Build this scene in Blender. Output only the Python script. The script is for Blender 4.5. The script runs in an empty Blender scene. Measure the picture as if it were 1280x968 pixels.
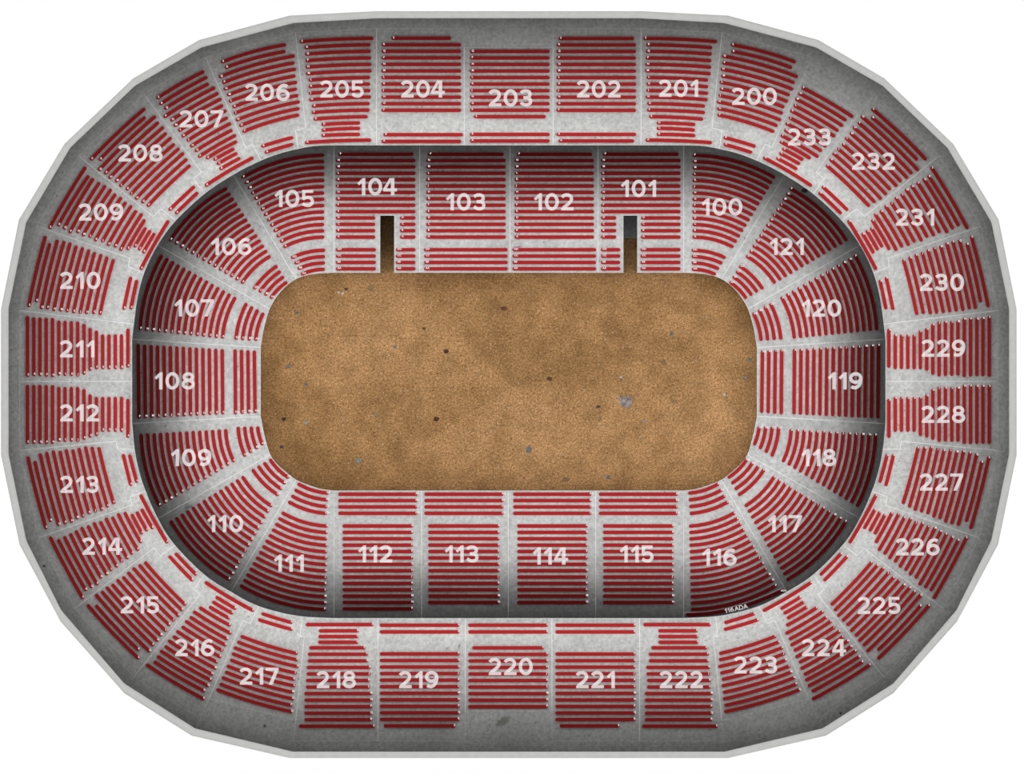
import bpy, bmesh, math, random
import numpy as np

# ------------------------------------------------------------------ units
# 1 plan unit = 0.1 m.  Plan x runs right, plan y runs down (1280 x 968 plan).
S = 0.1
CXP, CYP = 640.0, 484.0
Z_GROUND, Z_DIRT, Z_LOW, Z_UP, Z_WALL = -90.0, 0.0, 44.0, 168.0, 204.0
BENCH_W = 4.45
scene = bpy.context.scene
COL = scene.collection
R = random.Random(7)

def W(x, y, z=0.0):
    return ((x - CXP) * S, (CYP - y) * S, z * S)

# ------------------------------------------------------------------ object helpers
def link(name, me, mat=None, parent=None):
    o = bpy.data.objects.new(name, me)
    COL.objects.link(o)
    if mat is not None and me is not None and not me.materials:
        me.materials.append(mat)
    if parent is not None:
        o.parent = parent
        o.matrix_parent_inverse.identity()
        o.location = (-parent.location[0], -parent.location[1], -parent.location[2])
    return o

def tag(o, label, cat, group=None):
    o['label'] = label
    o['category'] = cat
    if group:
        o['group'] = group
    return o

def struct(o):
    o['kind'] = 'structure'
    return o

def mesh_from(name, verts, faces, smooth=False):
    me = bpy.data.meshes.new(name)
    me.from_pydata(verts, [], faces)
    me.update()
    return me

def area2(p):
    return sum(p[i][0] * p[(i + 1) % len(p)][1] - p[(i + 1) % len(p)][0] * p[i][1] for i in range(len(p)))

def clean(p, eps=0.05):
    out = []
    for q in p:
        if not out or math.hypot(q[0] - out[-1][0], q[1] - out[-1][1]) > eps:
            out.append(q)
    if len(out) > 1 and math.hypot(out[0][0] - out[-1][0], out[0][1] - out[-1][1]) < eps:
        out.pop()
    return out

def ccw_world(p):
    # plan y is flipped in the world, so a negative plan area is counter-clockwise in the world
    return p if area2(p) < 0 else p[::-1]

def prism(name, poly, z0, z1):
    poly = ccw_world(clean(poly))
    n = len(poly)
    v = [W(x, y, z0) for x, y in poly] + [W(x, y, z1) for x, y in poly]
    f = [list(range(n))[::-1], list(range(n, 2 * n))]
    for i in range(n):
        j = (i + 1) % n
        f.append([i, j, n + j, n + i])
    me = mesh_from(name, v, f)
    bm = bmesh.new()
    bm.from_mesh(me)
    bmesh.ops.triangulate(bm, faces=[q for q in bm.faces if len(q.verts) > 4], ngon_method='EAR_CLIP')
    bm.to_mesh(me)
    bm.free()
    return me

def inset(poly, d):
    poly = ccw_world(clean(poly))
    n = len(poly)
    out = []
    for i in range(n):
        a, b, c = poly[i - 1], poly[i], poly[(i + 1) % n]
        def nrm(p, q):
            dx, dy = q[0] - p[0], q[1] - p[1]
            L = math.hypot(dx, dy) or 1
            # inward normal for negative plan area
            return (dy / L, -dx / L)
        n1, n2 = nrm(a, b), nrm(b, c)
        mx, my = n1[0] + n2[0], n1[1] + n2[1]
        L2 = mx * mx + my * my
        k = 2 * d / L2 if L2 > 0.3 else d
        out.append((b[0] + mx * k, b[1] + my * k))
    return poly, out

def outline_strip(name, poly, w, z, h=0.12):
    a, b = inset(poly, w)
    n = len(a)
    v = [W(x, y, z) for x, y in a] + [W(x, y, z) for x, y in b]
    v += [W(x, y, z + h) for x, y in a] + [W(x, y, z + h) for x, y in b]
    f = []
    for i in range(n):
        j = (i + 1) % n
        f.append([2 * n + i, 2 * n + j, 3 * n + j, 3 * n + i])
        f.append([i, j, 2 * n + j, 2 * n + i])
        f.append([n + j, n + i, 3 * n + i, 3 * n + j])
    return mesh_from(name, v, f)

def bench_mesh(name, path, w, z):
    """a long bench: narrow foot, wider seat board, eased upper edge, rounded ends"""
    r = w / 2
    def outline(rad):
        n = len(path)
        left, right = [], []
        for i in range(n):
            a = path[max(0, i - 1)]
            b = path[min(n - 1, i + 1)]
            dx, dy = b[0] - a[0], b[1] - a[1]
            L = math.hypot(dx, dy) or 1
            nx, ny = -dy / L, dx / L
            left.append((path[i][0] + nx * rad, path[i][1] + ny * rad))
            right.append((path[i][0] - nx * rad, path[i][1] - ny * rad))
        def cap(p, q):  # round from q-side perpendicular at end p (direction q->p)
            ang = math.atan2(p[1] - q[1], p[0] - q[0])
            K = 6
            return [(p[0] + rad * math.cos(ang + math.pi / 2 - math.pi * k / K),
                     p[1] + rad * math.sin(ang + math.pi / 2 - math.pi * k / K)) for k in range(1, K)]
        return left + cap(path[-1], path[-2]) + right[::-1] + cap(path[0], path[1])
    layers = [(r - 0.9, z), (r - 0.9, z + 1.1), (r, z + 1.1), (r, z + 1.8), (r - 0.15, z + 2.0)]
    loops = [outline(q) for q, _ in layers]
    if area2(loops[0]) > 0:
        loops = [l[::-1] for l in loops]
    n = len(loops[0])
    v, f = [], []
    for l, (_, zz) in zip(loops, layers):
        v += [W(x, y, zz) for x, y in l]
    for k in range(len(layers) - 1):
        for i in range(n):
            j = (i + 1) % n
            f.append([k * n + i, k * n + j, (k + 1) * n + j, (k + 1) * n + i])
    f.append(list(range(n))[::-1])
    f.append(list(range((len(layers) - 1) * n, len(layers) * n)))
    return mesh_from(name, v, f)

# ------------------------------------------------------------------ materials
def new_mat(name):
    m = bpy.data.materials.new(name)
    m.use_nodes = True
    nt = m.node_tree
    nt.nodes.clear()
    out = nt.nodes.new('ShaderNodeOutputMaterial')
    return m, nt, out

def lin(c):
    return tuple(((x / 255) / 12.92 if x / 255 <= 0.04045 else ((x / 255 + 0.055) / 1.055) ** 2.4) for x in c) + (1.0,)

def diffuse(nt, out, rough=1.0):
    d = nt.nodes.new('ShaderNodeBsdfDiffuse')
    d.inputs['Roughness'].default_value = rough
    nt.links.new(d.outputs[0], out.inputs[0])
    return d

def noise(nt, vec, scale, detail=3.0, rough=0.55):
    t = nt.nodes.new('ShaderNodeTexNoise')
    t.inputs['Scale'].default_value = scale
    t.inputs['Detail'].default_value = detail
    t.inputs['Roughness'].default_value = rough
    nt.links.new(vec, t.inputs['Vector'])
    return t.outputs['Fac']

def ramp(nt, fac, stops):
    r = nt.nodes.new('ShaderNodeValToRGB')
    e = r.color_ramp.elements
    while len(e) < len(stops):
        e.new(0.5)
    for el, (p, c) in zip(e, stops):
        el.position = p
        el.color = c
    nt.links.new(fac, r.inputs[0])
    return r.outputs[0]

def mixc(nt, mode, fac, a, b):
    m = nt.nodes.new('ShaderNodeMix')
    m.data_type = 'RGBA'
    m.blend_type = mode
    m.clamp_result = False
    for sock, val in ((m.inputs[0], fac), (m.inputs[6], a), (m.inputs[7], b)):
        if isinstance(val, (int, float, tuple)):
            sock.default_value = val
        else:
            nt.links.new(val, sock)
    return m.outputs[2]

def position(nt):
    g = nt.nodes.new('ShaderNodeNewGeometry')
    return g.outputs['Position']

def grey(v):
    return (v, v, v, 1)

def concrete(name, base, stains=()):
    m, nt, out = new_mat(name)
    d = diffuse(nt, out)
    p = position(nt)
    col = mixc(nt, 'MULTIPLY', 1.0, base, ramp(nt, noise(nt, p, 0.16, 5.0, 0.6), [(0.3, grey(0.9)), (0.7, grey(1.08))]))
    col = mixc(nt, 'MULTIPLY', 1.0, col, ramp(nt, noise(nt, p, 2.4, 3.0, 0.7), [(0.25, grey(0.74)), (0.75, grey(1.24))]))
    # pin holes
    v = nt.nodes.new('ShaderNodeTexVoronoi')
    v.inputs['Scale'].default_value = 1.15
    nt.links.new(p, v.inputs['Vector'])
    spot = ramp(nt, v.outputs['Distance'], [(0.08, grey(0.62)), (0.2, grey(1.0))])
    gate = ramp(nt, noise(nt, p, 0.9, 1.0), [(0.56, grey(0)), (0.62, grey(1))])
    col = mixc(nt, 'MULTIPLY', gate, col, spot)
    for (x, y, rx, ry, rot, c, amt) in stains:
        mp = nt.nodes.new('ShaderNodeMapping')
        mp.vector_type = 'TEXTURE'
        wx, wy, _ = W(x, y)
        mp.inputs['Location'].default_value = (wx, wy, 0)
        mp.inputs['Rotation'].default_value = (0, 0, math.radians(rot))
        mp.inputs['Scale'].default_value = (rx * S, ry * S, 1e4)
        nt.links.new(p, mp.inputs['Vector'])
        ln = nt.nodes.new('ShaderNodeVectorMath')
        ln.operation = 'LENGTH'
        nt.links.new(mp.outputs[0], ln.inputs[0])
        wob = nt.nodes.new('ShaderNodeMath')
        wob.operation = 'MULTIPLY_ADD'
        nt.links.new(noise(nt, p, 3.2, 4.0), wob.inputs[0])
        wob.inputs[1].default_value = 0.6
        hl = nt.nodes.new('ShaderNodeMath')
        hl.operation = 'MULTIPLY'
        nt.links.new(ln.outputs['Value'], hl.inputs[0])
        hl.inputs[1].default_value = 0.55
        nt.links.new(hl.outputs[0], wob.inputs[2])
        mask = ramp(nt, wob.outputs[0], [(0.58, grey(amt)), (0.8, grey(0))])
        col = mixc(nt, 'MIX', mask, col, c)
    nt.links.new(col, d.inputs['Color'])
    return m

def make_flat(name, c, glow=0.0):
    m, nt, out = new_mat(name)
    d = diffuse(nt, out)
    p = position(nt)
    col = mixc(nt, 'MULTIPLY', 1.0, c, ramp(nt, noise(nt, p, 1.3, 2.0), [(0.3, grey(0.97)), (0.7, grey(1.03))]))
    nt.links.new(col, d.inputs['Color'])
    if glow:      # added glow keeps the painted lines bright where shade falls
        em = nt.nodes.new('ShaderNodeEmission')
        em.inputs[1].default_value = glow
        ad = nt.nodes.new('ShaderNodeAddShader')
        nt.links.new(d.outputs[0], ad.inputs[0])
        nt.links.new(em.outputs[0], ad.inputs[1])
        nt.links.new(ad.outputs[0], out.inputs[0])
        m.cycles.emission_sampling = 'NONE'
    return m

def make_dirt():
    m, nt, out = new_mat('arena_dirt')
    d = diffuse(nt, out)
    p = position(nt)
    base = ramp(nt, noise(nt, p, 0.055, 4.0, 0.6), [(0.32, lin((158, 122, 79))), (0.5, lin((186, 147, 100))), (0.68, lin((198, 159, 112)))])
    base = mixc(nt, 'MULTIPLY', 1.0, base, ramp(nt, noise(nt, p, 0.33, 4.0, 0.6), [(0.35, (0.8, 0.77, 0.73, 1)), (0.6, grey(1.05))]))
    base = mixc(nt, 'MULTIPLY', 1.0, base, ramp(nt, noise(nt, p, 3.2, 3.0, 0.8), [(0.28, (0.5, 0.48, 0.45, 1)), (0.5, grey(1.0)), (0.72, (1.5, 1.5, 1.55, 1))]))
    base = mixc(nt, 'MULTIPLY', 1.0, base, ramp(nt, noise(nt, p, 7.5, 1.0, 0.6), [(0.3, (0.62, 0.58, 0.54, 1)), (0.7, (1.38, 1.4, 1.44, 1))]))
    v = nt.nodes.new('ShaderNodeTexVoronoi')
    v.inputs['Scale'].default_value = 2.3
    nt.links.new(p, v.inputs['Vector'])
    dot = ramp(nt, v.outputs['Distance'], [(0.16, grey(1)), (0.3, grey(0))])
    sep = nt.nodes.new('ShaderNodeSeparateColor')
    nt.links.new(v.outputs['Color'], sep.inputs[0])
    pale = ramp(nt, sep.outputs[0], [(0.90, grey(0)), (0.915, grey(0.75))])
    dark = ramp(nt, sep.outputs[1], [(0.88, grey(0)), (0.90, grey(0.6))])
    base = mixc(nt, 'MIX', mixc(nt, 'MULTIPLY', 1.0, dot, pale), base, lin((205, 188, 165)))
    base = mixc(nt, 'MIX', mixc(nt, 'MULTIPLY', 1.0, dot, dark), base, lin((98, 70, 52)))
    nt.links.new(base, d.inputs['Color'])
    bmp = nt.nodes.new('ShaderNodeBump')
    bmp.inputs['Strength'].default_value = 0.25
    bmp.inputs['Distance'].default_value = 0.1
    nt.links.new(noise(nt, p, 4.0, 3.0, 0.7), bmp.inputs['Height'])
    nt.links.new(bmp.outputs[0], d.inputs['Normal'])
    return m

def make_glow_print(name, strength, alpha):
    """white lettering with added glow, slightly see-through, emitting on the upper side only"""
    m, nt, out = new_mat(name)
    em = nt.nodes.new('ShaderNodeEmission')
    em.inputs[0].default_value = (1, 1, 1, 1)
    em.inputs[1].default_value = strength  # self-lit, so numbers and letters stay white in the shaded zones
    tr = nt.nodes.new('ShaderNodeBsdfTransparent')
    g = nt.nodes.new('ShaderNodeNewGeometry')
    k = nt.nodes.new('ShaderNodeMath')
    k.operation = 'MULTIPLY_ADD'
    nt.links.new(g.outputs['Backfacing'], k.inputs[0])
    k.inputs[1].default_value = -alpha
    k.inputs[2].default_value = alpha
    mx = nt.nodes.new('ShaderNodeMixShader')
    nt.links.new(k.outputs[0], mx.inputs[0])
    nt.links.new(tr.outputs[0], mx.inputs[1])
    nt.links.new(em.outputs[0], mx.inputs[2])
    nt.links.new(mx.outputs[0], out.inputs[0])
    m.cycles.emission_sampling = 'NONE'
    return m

STAINS_UP = [(629, 902, 14, 6, 28, lin((150, 150, 138)), 0.8), (55, 708, 2.6, 2.2, 0, lin((90, 40, 60)), 0.8),
             (331, 908, 2.5, 2.5, 0, lin((90, 40, 60)), 0.7), (1051, 892, 2, 2, 0, grey(0.05), 0.8),
             (1130, 101, 3, 2, 20, grey(0.05), 0.5), (574, 808, 2, 4, -25, grey(0.2), 0.6)]
STAINS_LOW = [(1006, 238, 6, 4, 20, grey(0.02), 0.85), (1021, 257, 2, 1.5, 0, grey(0.03), 0.7),
              (647, 309, 7, 1.6, 5, lin((170, 60, 130)), 0.55), (236, 634, 9, 2.5, 20, grey(0.12), 0.5),
              (517, 332, 5, 3, 0, lin((190, 165, 185)), 0.5)]
M_CONC_UP = concrete('pale_concrete_upper', lin((212, 212, 210)), STAINS_UP)
M_CONC_LOW = concrete('pale_concrete_lower', lin((212, 212, 211)), STAINS_LOW)
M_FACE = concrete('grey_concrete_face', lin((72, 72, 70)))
M_RIM = make_flat('painted_wall_top', lin((203, 203, 201)))
M_GROUND = concrete('grey_foundation', lin((140, 140, 140)))
M_TUNNEL = concrete('dark_tunnel_concrete', lin((185, 185, 186)))
M_RED = make_flat('red_bench_plastic', lin((191, 48, 50)))
M_LINE = make_flat('white_line_paint_glow', (0.79, 0.79, 0.78, 1), 0.09)
M_DIRT = make_dirt()
M_NUM = make_glow_print('white_number_glow_print', 1.12, 0.525)
M_LET = make_glow_print('white_row_letter_glow_print', 0.95, 0.9)

# ------------------------------------------------------------------ plan outlines
def catmull(pts, n=6):
    out = []
    P = [pts[0]] + list(pts) + [pts[-1]]
    for i in range(1, len(P) - 2):
        p0, p1, p2, p3 = P[i - 1], P[i], P[i + 1], P[i + 2]
        for k in range(n):
            t = k / n
            out.append(tuple(0.5 * (2 * p1[a] + (p2[a] - p0[a]) * t + (2 * p0[a] - 5 * p1[a] + 4 * p2[a] - p3[a]) * t * t
                                    + (3 * p1[a] - p0[a] - 3 * p2[a] + p3[a]) * t ** 3) for a in (0, 1)))
    out.append(pts[-1])
    return out

MX = 1272.0   # mirror: x -> MX - x
def mir(p):
    return (MX - p[0], p[1])

IN_TL = [(418, 341), (398, 342), (383, 344.4), (370, 349), (358, 357.5), (347, 369.5), (337, 386.3), (330, 410), (325.8, 434.6)]
IN_BL = [(325.8, 520.7), (331.2, 547), (337.8, 568.6), (347, 581), (358, 590.8), (370.3, 600.2), (387, 607), (402, 611.6), (418, 613.6)]
OUT_TL = [(417.4, 181.6), (388.8, 183), (351, 191.4), (320, 203.5), (291.3, 218.4), (255.6, 242.2), (219.4, 276), (196.9, 306.6), (181, 339), (171.5, 374), (165, 424.1)]
OUT_BL = [(165, 529.7), (169.5, 570), (179.5, 608), (197.1, 648.4), (217.5, 680.5), (255, 718.5), (288.6, 740.3), (323, 758), (370, 770), (417.4, 773.2)]
in_left = catmull(IN_TL) + catmull(IN_BL)
out_left = catmull(OUT_TL) + [(165, 477)] + catmull(OUT_BL)
OVAL_IN = in_left + [mir(p) for p in in_left[::-1]]
OVAL_OUT = out_left + [mir(p) for p in out_left[::-1]]

def near(oval, p):
    return min(range(len(oval)), key=lambda i: (oval[i][0] - p[0]) ** 2 + (oval[i][1] - p[1]) ** 2)

def between(oval, p, q):
    """points of the closed oval strictly between the places nearest p and q, the shorter way round"""
    i, j = near(oval, p), near(oval, q)
    n = len(oval)
    a = [oval[(i + k) % n] for k in range((j - i) % n + 1)]
    b = [oval[(i - k) % n] for k in range((i - j) % n + 1)]
    def length(c):
        return sum(math.hypot(c[k + 1][0] - c[k][0], c[k + 1][1] - c[k][1]) for k in range(len(c) - 1))
    c = a if length(a) < length(b) else b
    return [t for t in c if math.hypot(t[0] - p[0], t[1] - p[1]) > 4.2 and math.hypot(t[0] - q[0], t[1] - q[1]) > 4.2]

WALL_OUT_L = [(470, 14), (362, 19.5), (249, 50), (166.5, 98), (80.5, 180), (23.6, 275), (1.3, 387), (1.3, 569), (24.4, 681), (75.5, 777), (155.4, 867), (239.5, 920), (362, 948)]
WALL_IN_L = [(472.5, 22.8), (367, 28.8), (251.9, 59.3), (168.4, 107.5), (87.8, 184.8), (32.8, 278), (10.7, 386), (10.7, 568), (32.8, 675.6), (76.4, 763), (155.3, 854.7), (244, 911), (366, 940)]
WALL_OUT = WALL_OUT_L + [mir(p) for p in WALL_OUT_L[::-1]]
WALL_IN = WALL_IN_L + [mir(p) for p in WALL_IN_L[::-1]]

def ring(name, inner, outer, z0, z1, c=(636, 477)):
    """solid ring between two closed outlines seen from c"""
    angs = []
    for a in sorted(math.atan2(p[1] - c[1], p[0] - c[0]) for p in inner + outer):
        if not angs or a - angs[-1] > 2e-4:
            angs.append(a)
    def hit(poly, a):
        dx, dy = math.cos(a), math.sin(a)
        best = 0
        for i in range(len(poly)):
            (x1, y1), (x2, y2) = poly[i], poly[(i + 1) % len(poly)]
            ex, ey = x2 - x1, y2 - y1
            den = dx * ey - dy * ex
            if abs(den) < 1e-9:
                continue
            t = ((x1 - c[0]) * ey - (y1 - c[1]) * ex) / den
            s = ((x1 - c[0]) * dy - (y1 - c[1]) * dx) / den
            if t > 0 and -1e-3 <= s <= 1.001:
                best = max(best, t)
        return (c[0] + best * dx, c[1] + best * dy)
    A = [hit(inner, a) for a in angs]
    B = [hit(outer, a) for a in angs]
    n = len(angs)
    v = [W(*p, z0) for p in A] + [W(*p, z0) for p in B] + [W(*p, z1) for p in A] + [W(*p, z1) for p in B]
    f = []
    for i in range(n):
        j = (i + 1) % n
        f.append([2 * n + j, 2 * n + i, 3 * n + i, 3 * n + j])   # top
        f.append([i, j, n + j, n + i])                           # bottom
        f.append([j, i, 2 * n + i, 2 * n + j])                   # inner side
        f.append([n + i, n + j, 3 * n + j, 3 * n + i])           # outer side
    me = mesh_from(name, v, f)
    bm = bmesh.new()
    bm.from_mesh(me)
    bmesh.ops.recalc_face_normals(bm, faces=bm.faces)
    bm.to_mesh(me)
    bm.free()
    return me

# ------------------------------------------------------------------ the setting
o = struct(link('floor_foundation', prism('foundation', WALL_OUT, Z_GROUND - 6, Z_GROUND), M_GROUND))
o = struct(link('floor_upper_tier', ring('floor_upper_tier', OVAL_OUT, WALL_IN, Z_GROUND, Z_UP), M_CONC_UP))
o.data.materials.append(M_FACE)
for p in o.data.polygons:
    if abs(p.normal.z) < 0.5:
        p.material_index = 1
o = struct(link('wall_outer', ring('wall_outer', WALL_IN, WALL_OUT, Z_GROUND, Z_WALL), M_RIM))
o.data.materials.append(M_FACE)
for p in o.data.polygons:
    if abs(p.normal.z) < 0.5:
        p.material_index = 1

TUN = {'104': (475.2, 492.8, 269.6), '101': (779.2, 796.6, 269.6)}
Y_IN_TOP = 341.0
o = struct(link('floor_arena', prism('floor_arena', OVAL_IN, Z_GROUND, Z_DIRT), M_DIRT))

def ramp_mesh(name, x0, x1, ya, za, yb, zb):
    """sloping floor from (ya, za) to (yb, zb), solid down to the foundation"""
    v = [W(x, y, z) for y, z in ((ya, za), (yb, zb)) for x in (x0, x1)]
    v += [W(x, y, Z_GROUND) for y in (ya, yb) for x in (x0, x1)]
    return mesh_from(name, v, [[0, 1, 3, 2], [4, 6, 7, 5], [0, 4, 5, 1], [2, 3, 7, 6], [0, 2, 6, 4], [1, 5, 7, 3]])
DEEP = 76.0  # floor slope invented, sunk deep so the tunnel head falls dark
struct(link('floor_ramp_left', ramp_mesh('floor_ramp', 475.2, 492.8, 341, 0, 269.6, -DEEP), M_DIRT))
DEEP = 52.0  # shallower sink on this side, for a less dark tunnel head
zk = -DEEP * (341 - 298) / 71.4
struct(link('floor_ramp_right', ramp_mesh('floor_ramp', 779.2, 796.6, 341, 0, 298, zk), M_DIRT))
struct(link('floor_tunnel', ramp_mesh('floor_tunnel', 779.2, 796.6, 298, zk, 269.6, -DEEP), M_TUNNEL))

# ------------------------------------------------------------------ numerals (drawn as strokes, cut to a single sheet)
def arc(cx, cy, rx, ry, a0, a1, n=14):
    return [(cx + rx * math.cos(math.radians(a0 + (a1 - a0) * k / n)), cy + ry * math.sin(math.radians(a0 + (a1 - a0) * k / n))) for k in range(n + 1)]

HW = 2.05
CAP = 21.4
def poly(*p):
    return ('poly', list(p))
def stroke(p, hw=HW):
    return ('stroke', p, hw)
GLYPH = {
    '0': (17.4, [stroke(arc(8.7, 10.7, 6.65, 8.9, 0, 360, 36))]),
    '1': (10.6, [poly((6.1, 0), (10.4, 0), (10.4, 21.4), (7.1, 21.4), (0.2, 14.9), (2.6, 12.3), (6.1, 15.4))]),
    '2': (16.2, [stroke([(1.45, 16.3), (2.6, 17.7), (4.4, 18.9), (6.6, 19.45), (9.0, 19.35), (11.2, 18.5), (12.7, 16.9), (13.35, 14.9), (13.0, 12.6), (11.7, 10.5), (9.6, 8.4), (2.5, 2.6)]),
                 poly((0.3, 0), (15.9, 0), (15.9, 3.9), (4.8, 3.9), (0.3, 3.1))]),
    '3': (16.4, [stroke([(1.5, 17.0), (3.0, 18.2), (5.2, 19.2), (7.6, 19.5), (10.2, 19.1), (12.2, 17.9), (13.0, 16.0), (12.8, 13.9), (11.6, 12.2), (9.8, 11.3), (8.3, 11.0)], 2.0),
                 stroke([(4.7, 11.0), (9.0, 10.9), (11.4, 10.2), (13.2, 8.7), (13.8, 6.4), (13.2, 4.2), (11.5, 2.6), (9.0, 1.95), (6.0, 2.1), (3.4, 3.2), (1.4, 4.9)], 2.0)]),
    '4': (17.8, [poly((9.9, 0), (14.3, 0), (14.3, 4.7), (17.6, 4.7), (17.6, 8.4), (14.3, 8.4), (14.3, 21.4), (8.3, 21.4), (0.2, 7.7), (0.2, 4.7), (9.9, 4.7)),
                 ('cut', [(9.9, 8.4), (9.9, 17.6), (4.5, 8.4)])]),
    '5': (16.4, [poly((1.0, 8.9), (0.9, 21.4), (14.6, 21.4), (14.6, 17.7), (4.9, 17.7), (4.9, 8.9)),
                 stroke([(2.2, 10.0), (4.6, 11.4), (7.4, 12.1), (9.9, 11.9), (12.2, 10.7), (13.6, 8.6), (13.7, 6.0), (12.6, 3.7), (10.4, 2.2), (7.6, 1.9), (4.6, 2.5), (1.6, 4.4)], 2.0)]),
    '6': (17.0, [stroke(arc(8.6, 7.2, 6.3, 5.3, 0, 360, 30)),
                 stroke([(14.2, 17.9), (11.9, 19.1), (9.4, 19.4), (6.6, 18.4), (4.3, 16.2), (2.9, 13.3), (2.3, 10.2), (2.3, 7.3)])]),
    '7': (16.6, [poly((0.2, 17.6), (0.2, 21.4), (16.4, 21.4), (16.4, 18.4), (8.6, 0), (3.9, 0), (11.5, 17.6))]),
    '8': (17.0, [stroke(arc(8.5, 15.5, 5.2, 4.0, 0, 360, 28), 1.95), stroke(arc(8.5, 6.5, 6.3, 4.65, 0, 360, 28), 2.0)]),
    '9': (17.0, [stroke(arc(8.4, 14.2, 6.3, 5.3, 0, 360, 30)),
                 stroke([(2.8, 3.5), (5.1, 2.3), (7.6, 2.0), (10.4, 3.0), (12.7, 5.2), (14.1, 8.1), (14.7, 11.2), (14.7, 14.1)])]),
}

def glyph_cells(ch, step=0.45):
    wid, prims = GLYPH[ch]
    xs = np.arange(-1.0, wid + 1.0, step)
    ys = np.arange(-1.2, CAP + 1.4, step)
    X, Y = np.meshgrid(xs, ys, indexing='ij')
    F = np.full(X.shape, -9.0)
    def seg_d(a, b):
        ax, ay = a
        bx, by = b
        dx, dy = bx - ax, by - ay
        L2 = dx * dx + dy * dy + 1e-12
        t = np.clip(((X - ax) * dx + (Y - ay) * dy) / L2, 0, 1)
        return np.hypot(X - ax - t * dx, Y - ay - t * dy)
    def poly_sd(P):
        d = np.full(X.shape, 99.0)
        ins = np.zeros(X.shape, bool)
        for i in range(len(P)):
            a, b = P[i], P[(i + 1) % len(P)]
            d = np.minimum(d, seg_d(a, b))
            cond = (a[1] > Y) != (b[1] > Y)
            with np.errstate(divide='ignore', invalid='ignore'):
                xi = (b[0] - a[0]) * (Y - a[1]) / ((b[1] - a[1]) or 1e-12) + a[0]
            ins ^= cond & (X < xi)
        return np.where(ins, d, -d)
    for pr in prims:
        if pr[0] == 'stroke':
            P, hw = pr[1], pr[2]
            d = np.full(X.shape, 99.0)
            for i in range(len(P) - 1):
                d = np.minimum(d, seg_d(P[i], P[i + 1]))
            f = hw - d
            if math.hypot(P[0][0] - P[-1][0], P[0][1] - P[-1][1]) > 1.0:   # square-cut ends
                for (e, q) in ((P[0], P[1]), (P[-1], P[-2])):
                    L = math.hypot(q[0] - e[0], q[1] - e[1])
                    s = ((X - e[0]) * (q[0] - e[0]) + (Y - e[1]) * (q[1] - e[1])) / L
                    nearend = np.hypot(X - e[0], Y - e[1]) < hw * 1.6
                    f = np.where(nearend, np.minimum(f, s), f)
            F = np.maximum(F, f)
        elif pr[0] == 'poly':
            F = np.maximum(F, poly_sd(pr[1]))
        else:
            F = np.minimum(F, -poly_sd(pr[1]))
    verts, faces, key = [], [], {}
    def vid(k, p):
        if k not in key:
            key[k] = len(verts)
            verts.append(p)
        return key[k]
    nx, ny = X.shape
    for i in range(nx - 1):
        for j in range(ny - 1):
            cs = [(i, j), (i + 1, j), (i + 1, j + 1), (i, j + 1)]
            fv = [F[c] for c in cs]
            if max(fv) <= 0:
                continue
            face = []
            for k in range(4):
                a, b = cs[k], cs[(k + 1) % 4]
                fa, fb = fv[k], fv[(k + 1) % 4]
                if fa > 0:
                    face.append(vid(a, (xs[a[0]], ys[a[1]])))
                if (fa > 0) != (fb > 0):
                    t = fa / (fa - fb)
                    kk = (min(a, b), max(a, b))
                    face.append(vid(kk, (xs[a[0]] + t * (xs[b[0]] - xs[a[0]]), ys[a[1]] + t * (ys[b[1]] - ys[a[1]]))))
            if len(face) >= 3:
                faces.append(face)
    return verts, faces

CELLS = {ch: glyph_cells(ch) for ch in GLYPH}
KERN = {'20': 2.6, '04': 1.0, '21': 3.0, '11': 3.1, '10': 3.4, '08': 2.6, '07': 2.2, '12': 3.0, '22': 2.9, '23': 2.9}

def number_mesh(txt, cx, cy, z):
    x = 0.0
    v, f = [], []
    for i, ch in enumerate(txt):
        if i:
            x += KERN.get(txt[i - 1:i + 1], 2.6)
        vs, fs = CELLS[ch]
        b = len(v)
        v += [(x + p[0], p[1]) for p in vs]
        f += [[b + q for q in face] for face in fs]
        x += GLYPH[ch][0]
    return mesh_from('number_' + txt, [W(cx + p[0] - x / 2, cy + CAP / 2 - p[1], z) for p in v], f)

_text = {}
def text_mesh(s, cap, bold=0.03):
    """flat lettering, origin at the left end of the base line"""
    if (s, cap) in _text:
        return _text[(s, cap)]
    cu = bpy.data.curves.new('lettering', 'FONT')
    cu.body = s
    cu.size = cap * S / 0.70
    cu.offset = bold * cap * S
    cu.resolution_u = 2
    cu.space_character = 1.0
    to = bpy.data.objects.new('lettering_source', cu)
    COL.objects.link(to)
    bpy.context.view_layer.update()
    me = bpy.data.meshes.new_from_object(to.evaluated_get(bpy.context.evaluated_depsgraph_get()))
    bpy.data.objects.remove(to)
    bpy.data.curves.remove(cu)
    # make every face look up
    bm = bmesh.new()
    bm.from_mesh(me)
    for fc in bm.faces:
        if fc.normal.z < 0:
            fc.normal_flip()
    bm.to_mesh(me)
    bm.free()
    me.materials.clear()
    _text[(s, cap)] = me
    return me

# ------------------------------------------------------------------ bench rows read off the plan
SHIFT = 0.4
def T(ox, oy, k=16 / 3):
    return lambda x, y: (ox + x / k + SHIFT, oy + y / k)

def lerp_rows(names, a, b, th):
    """names, first row (x1,y1,x2,y2), last row, turning angle of the row"""
    n = len(names)
    out = []
    for i, nm in enumerate(names):
        t = i / (n - 1) if n > 1 else 0
        out.append((nm, tuple(a[k] + (b[k] - a[k]) * t for k in range(4)), th))
    return out

def rows_px(t, items, th=0.0):
    out = []
    for nm, x1, y1, x2, y2 in items:
        p, q = t(x1, y1), t(x2, y2)
        out.append((nm, (p[0], p[1], q[0], q[1]), th))
    return out

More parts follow.
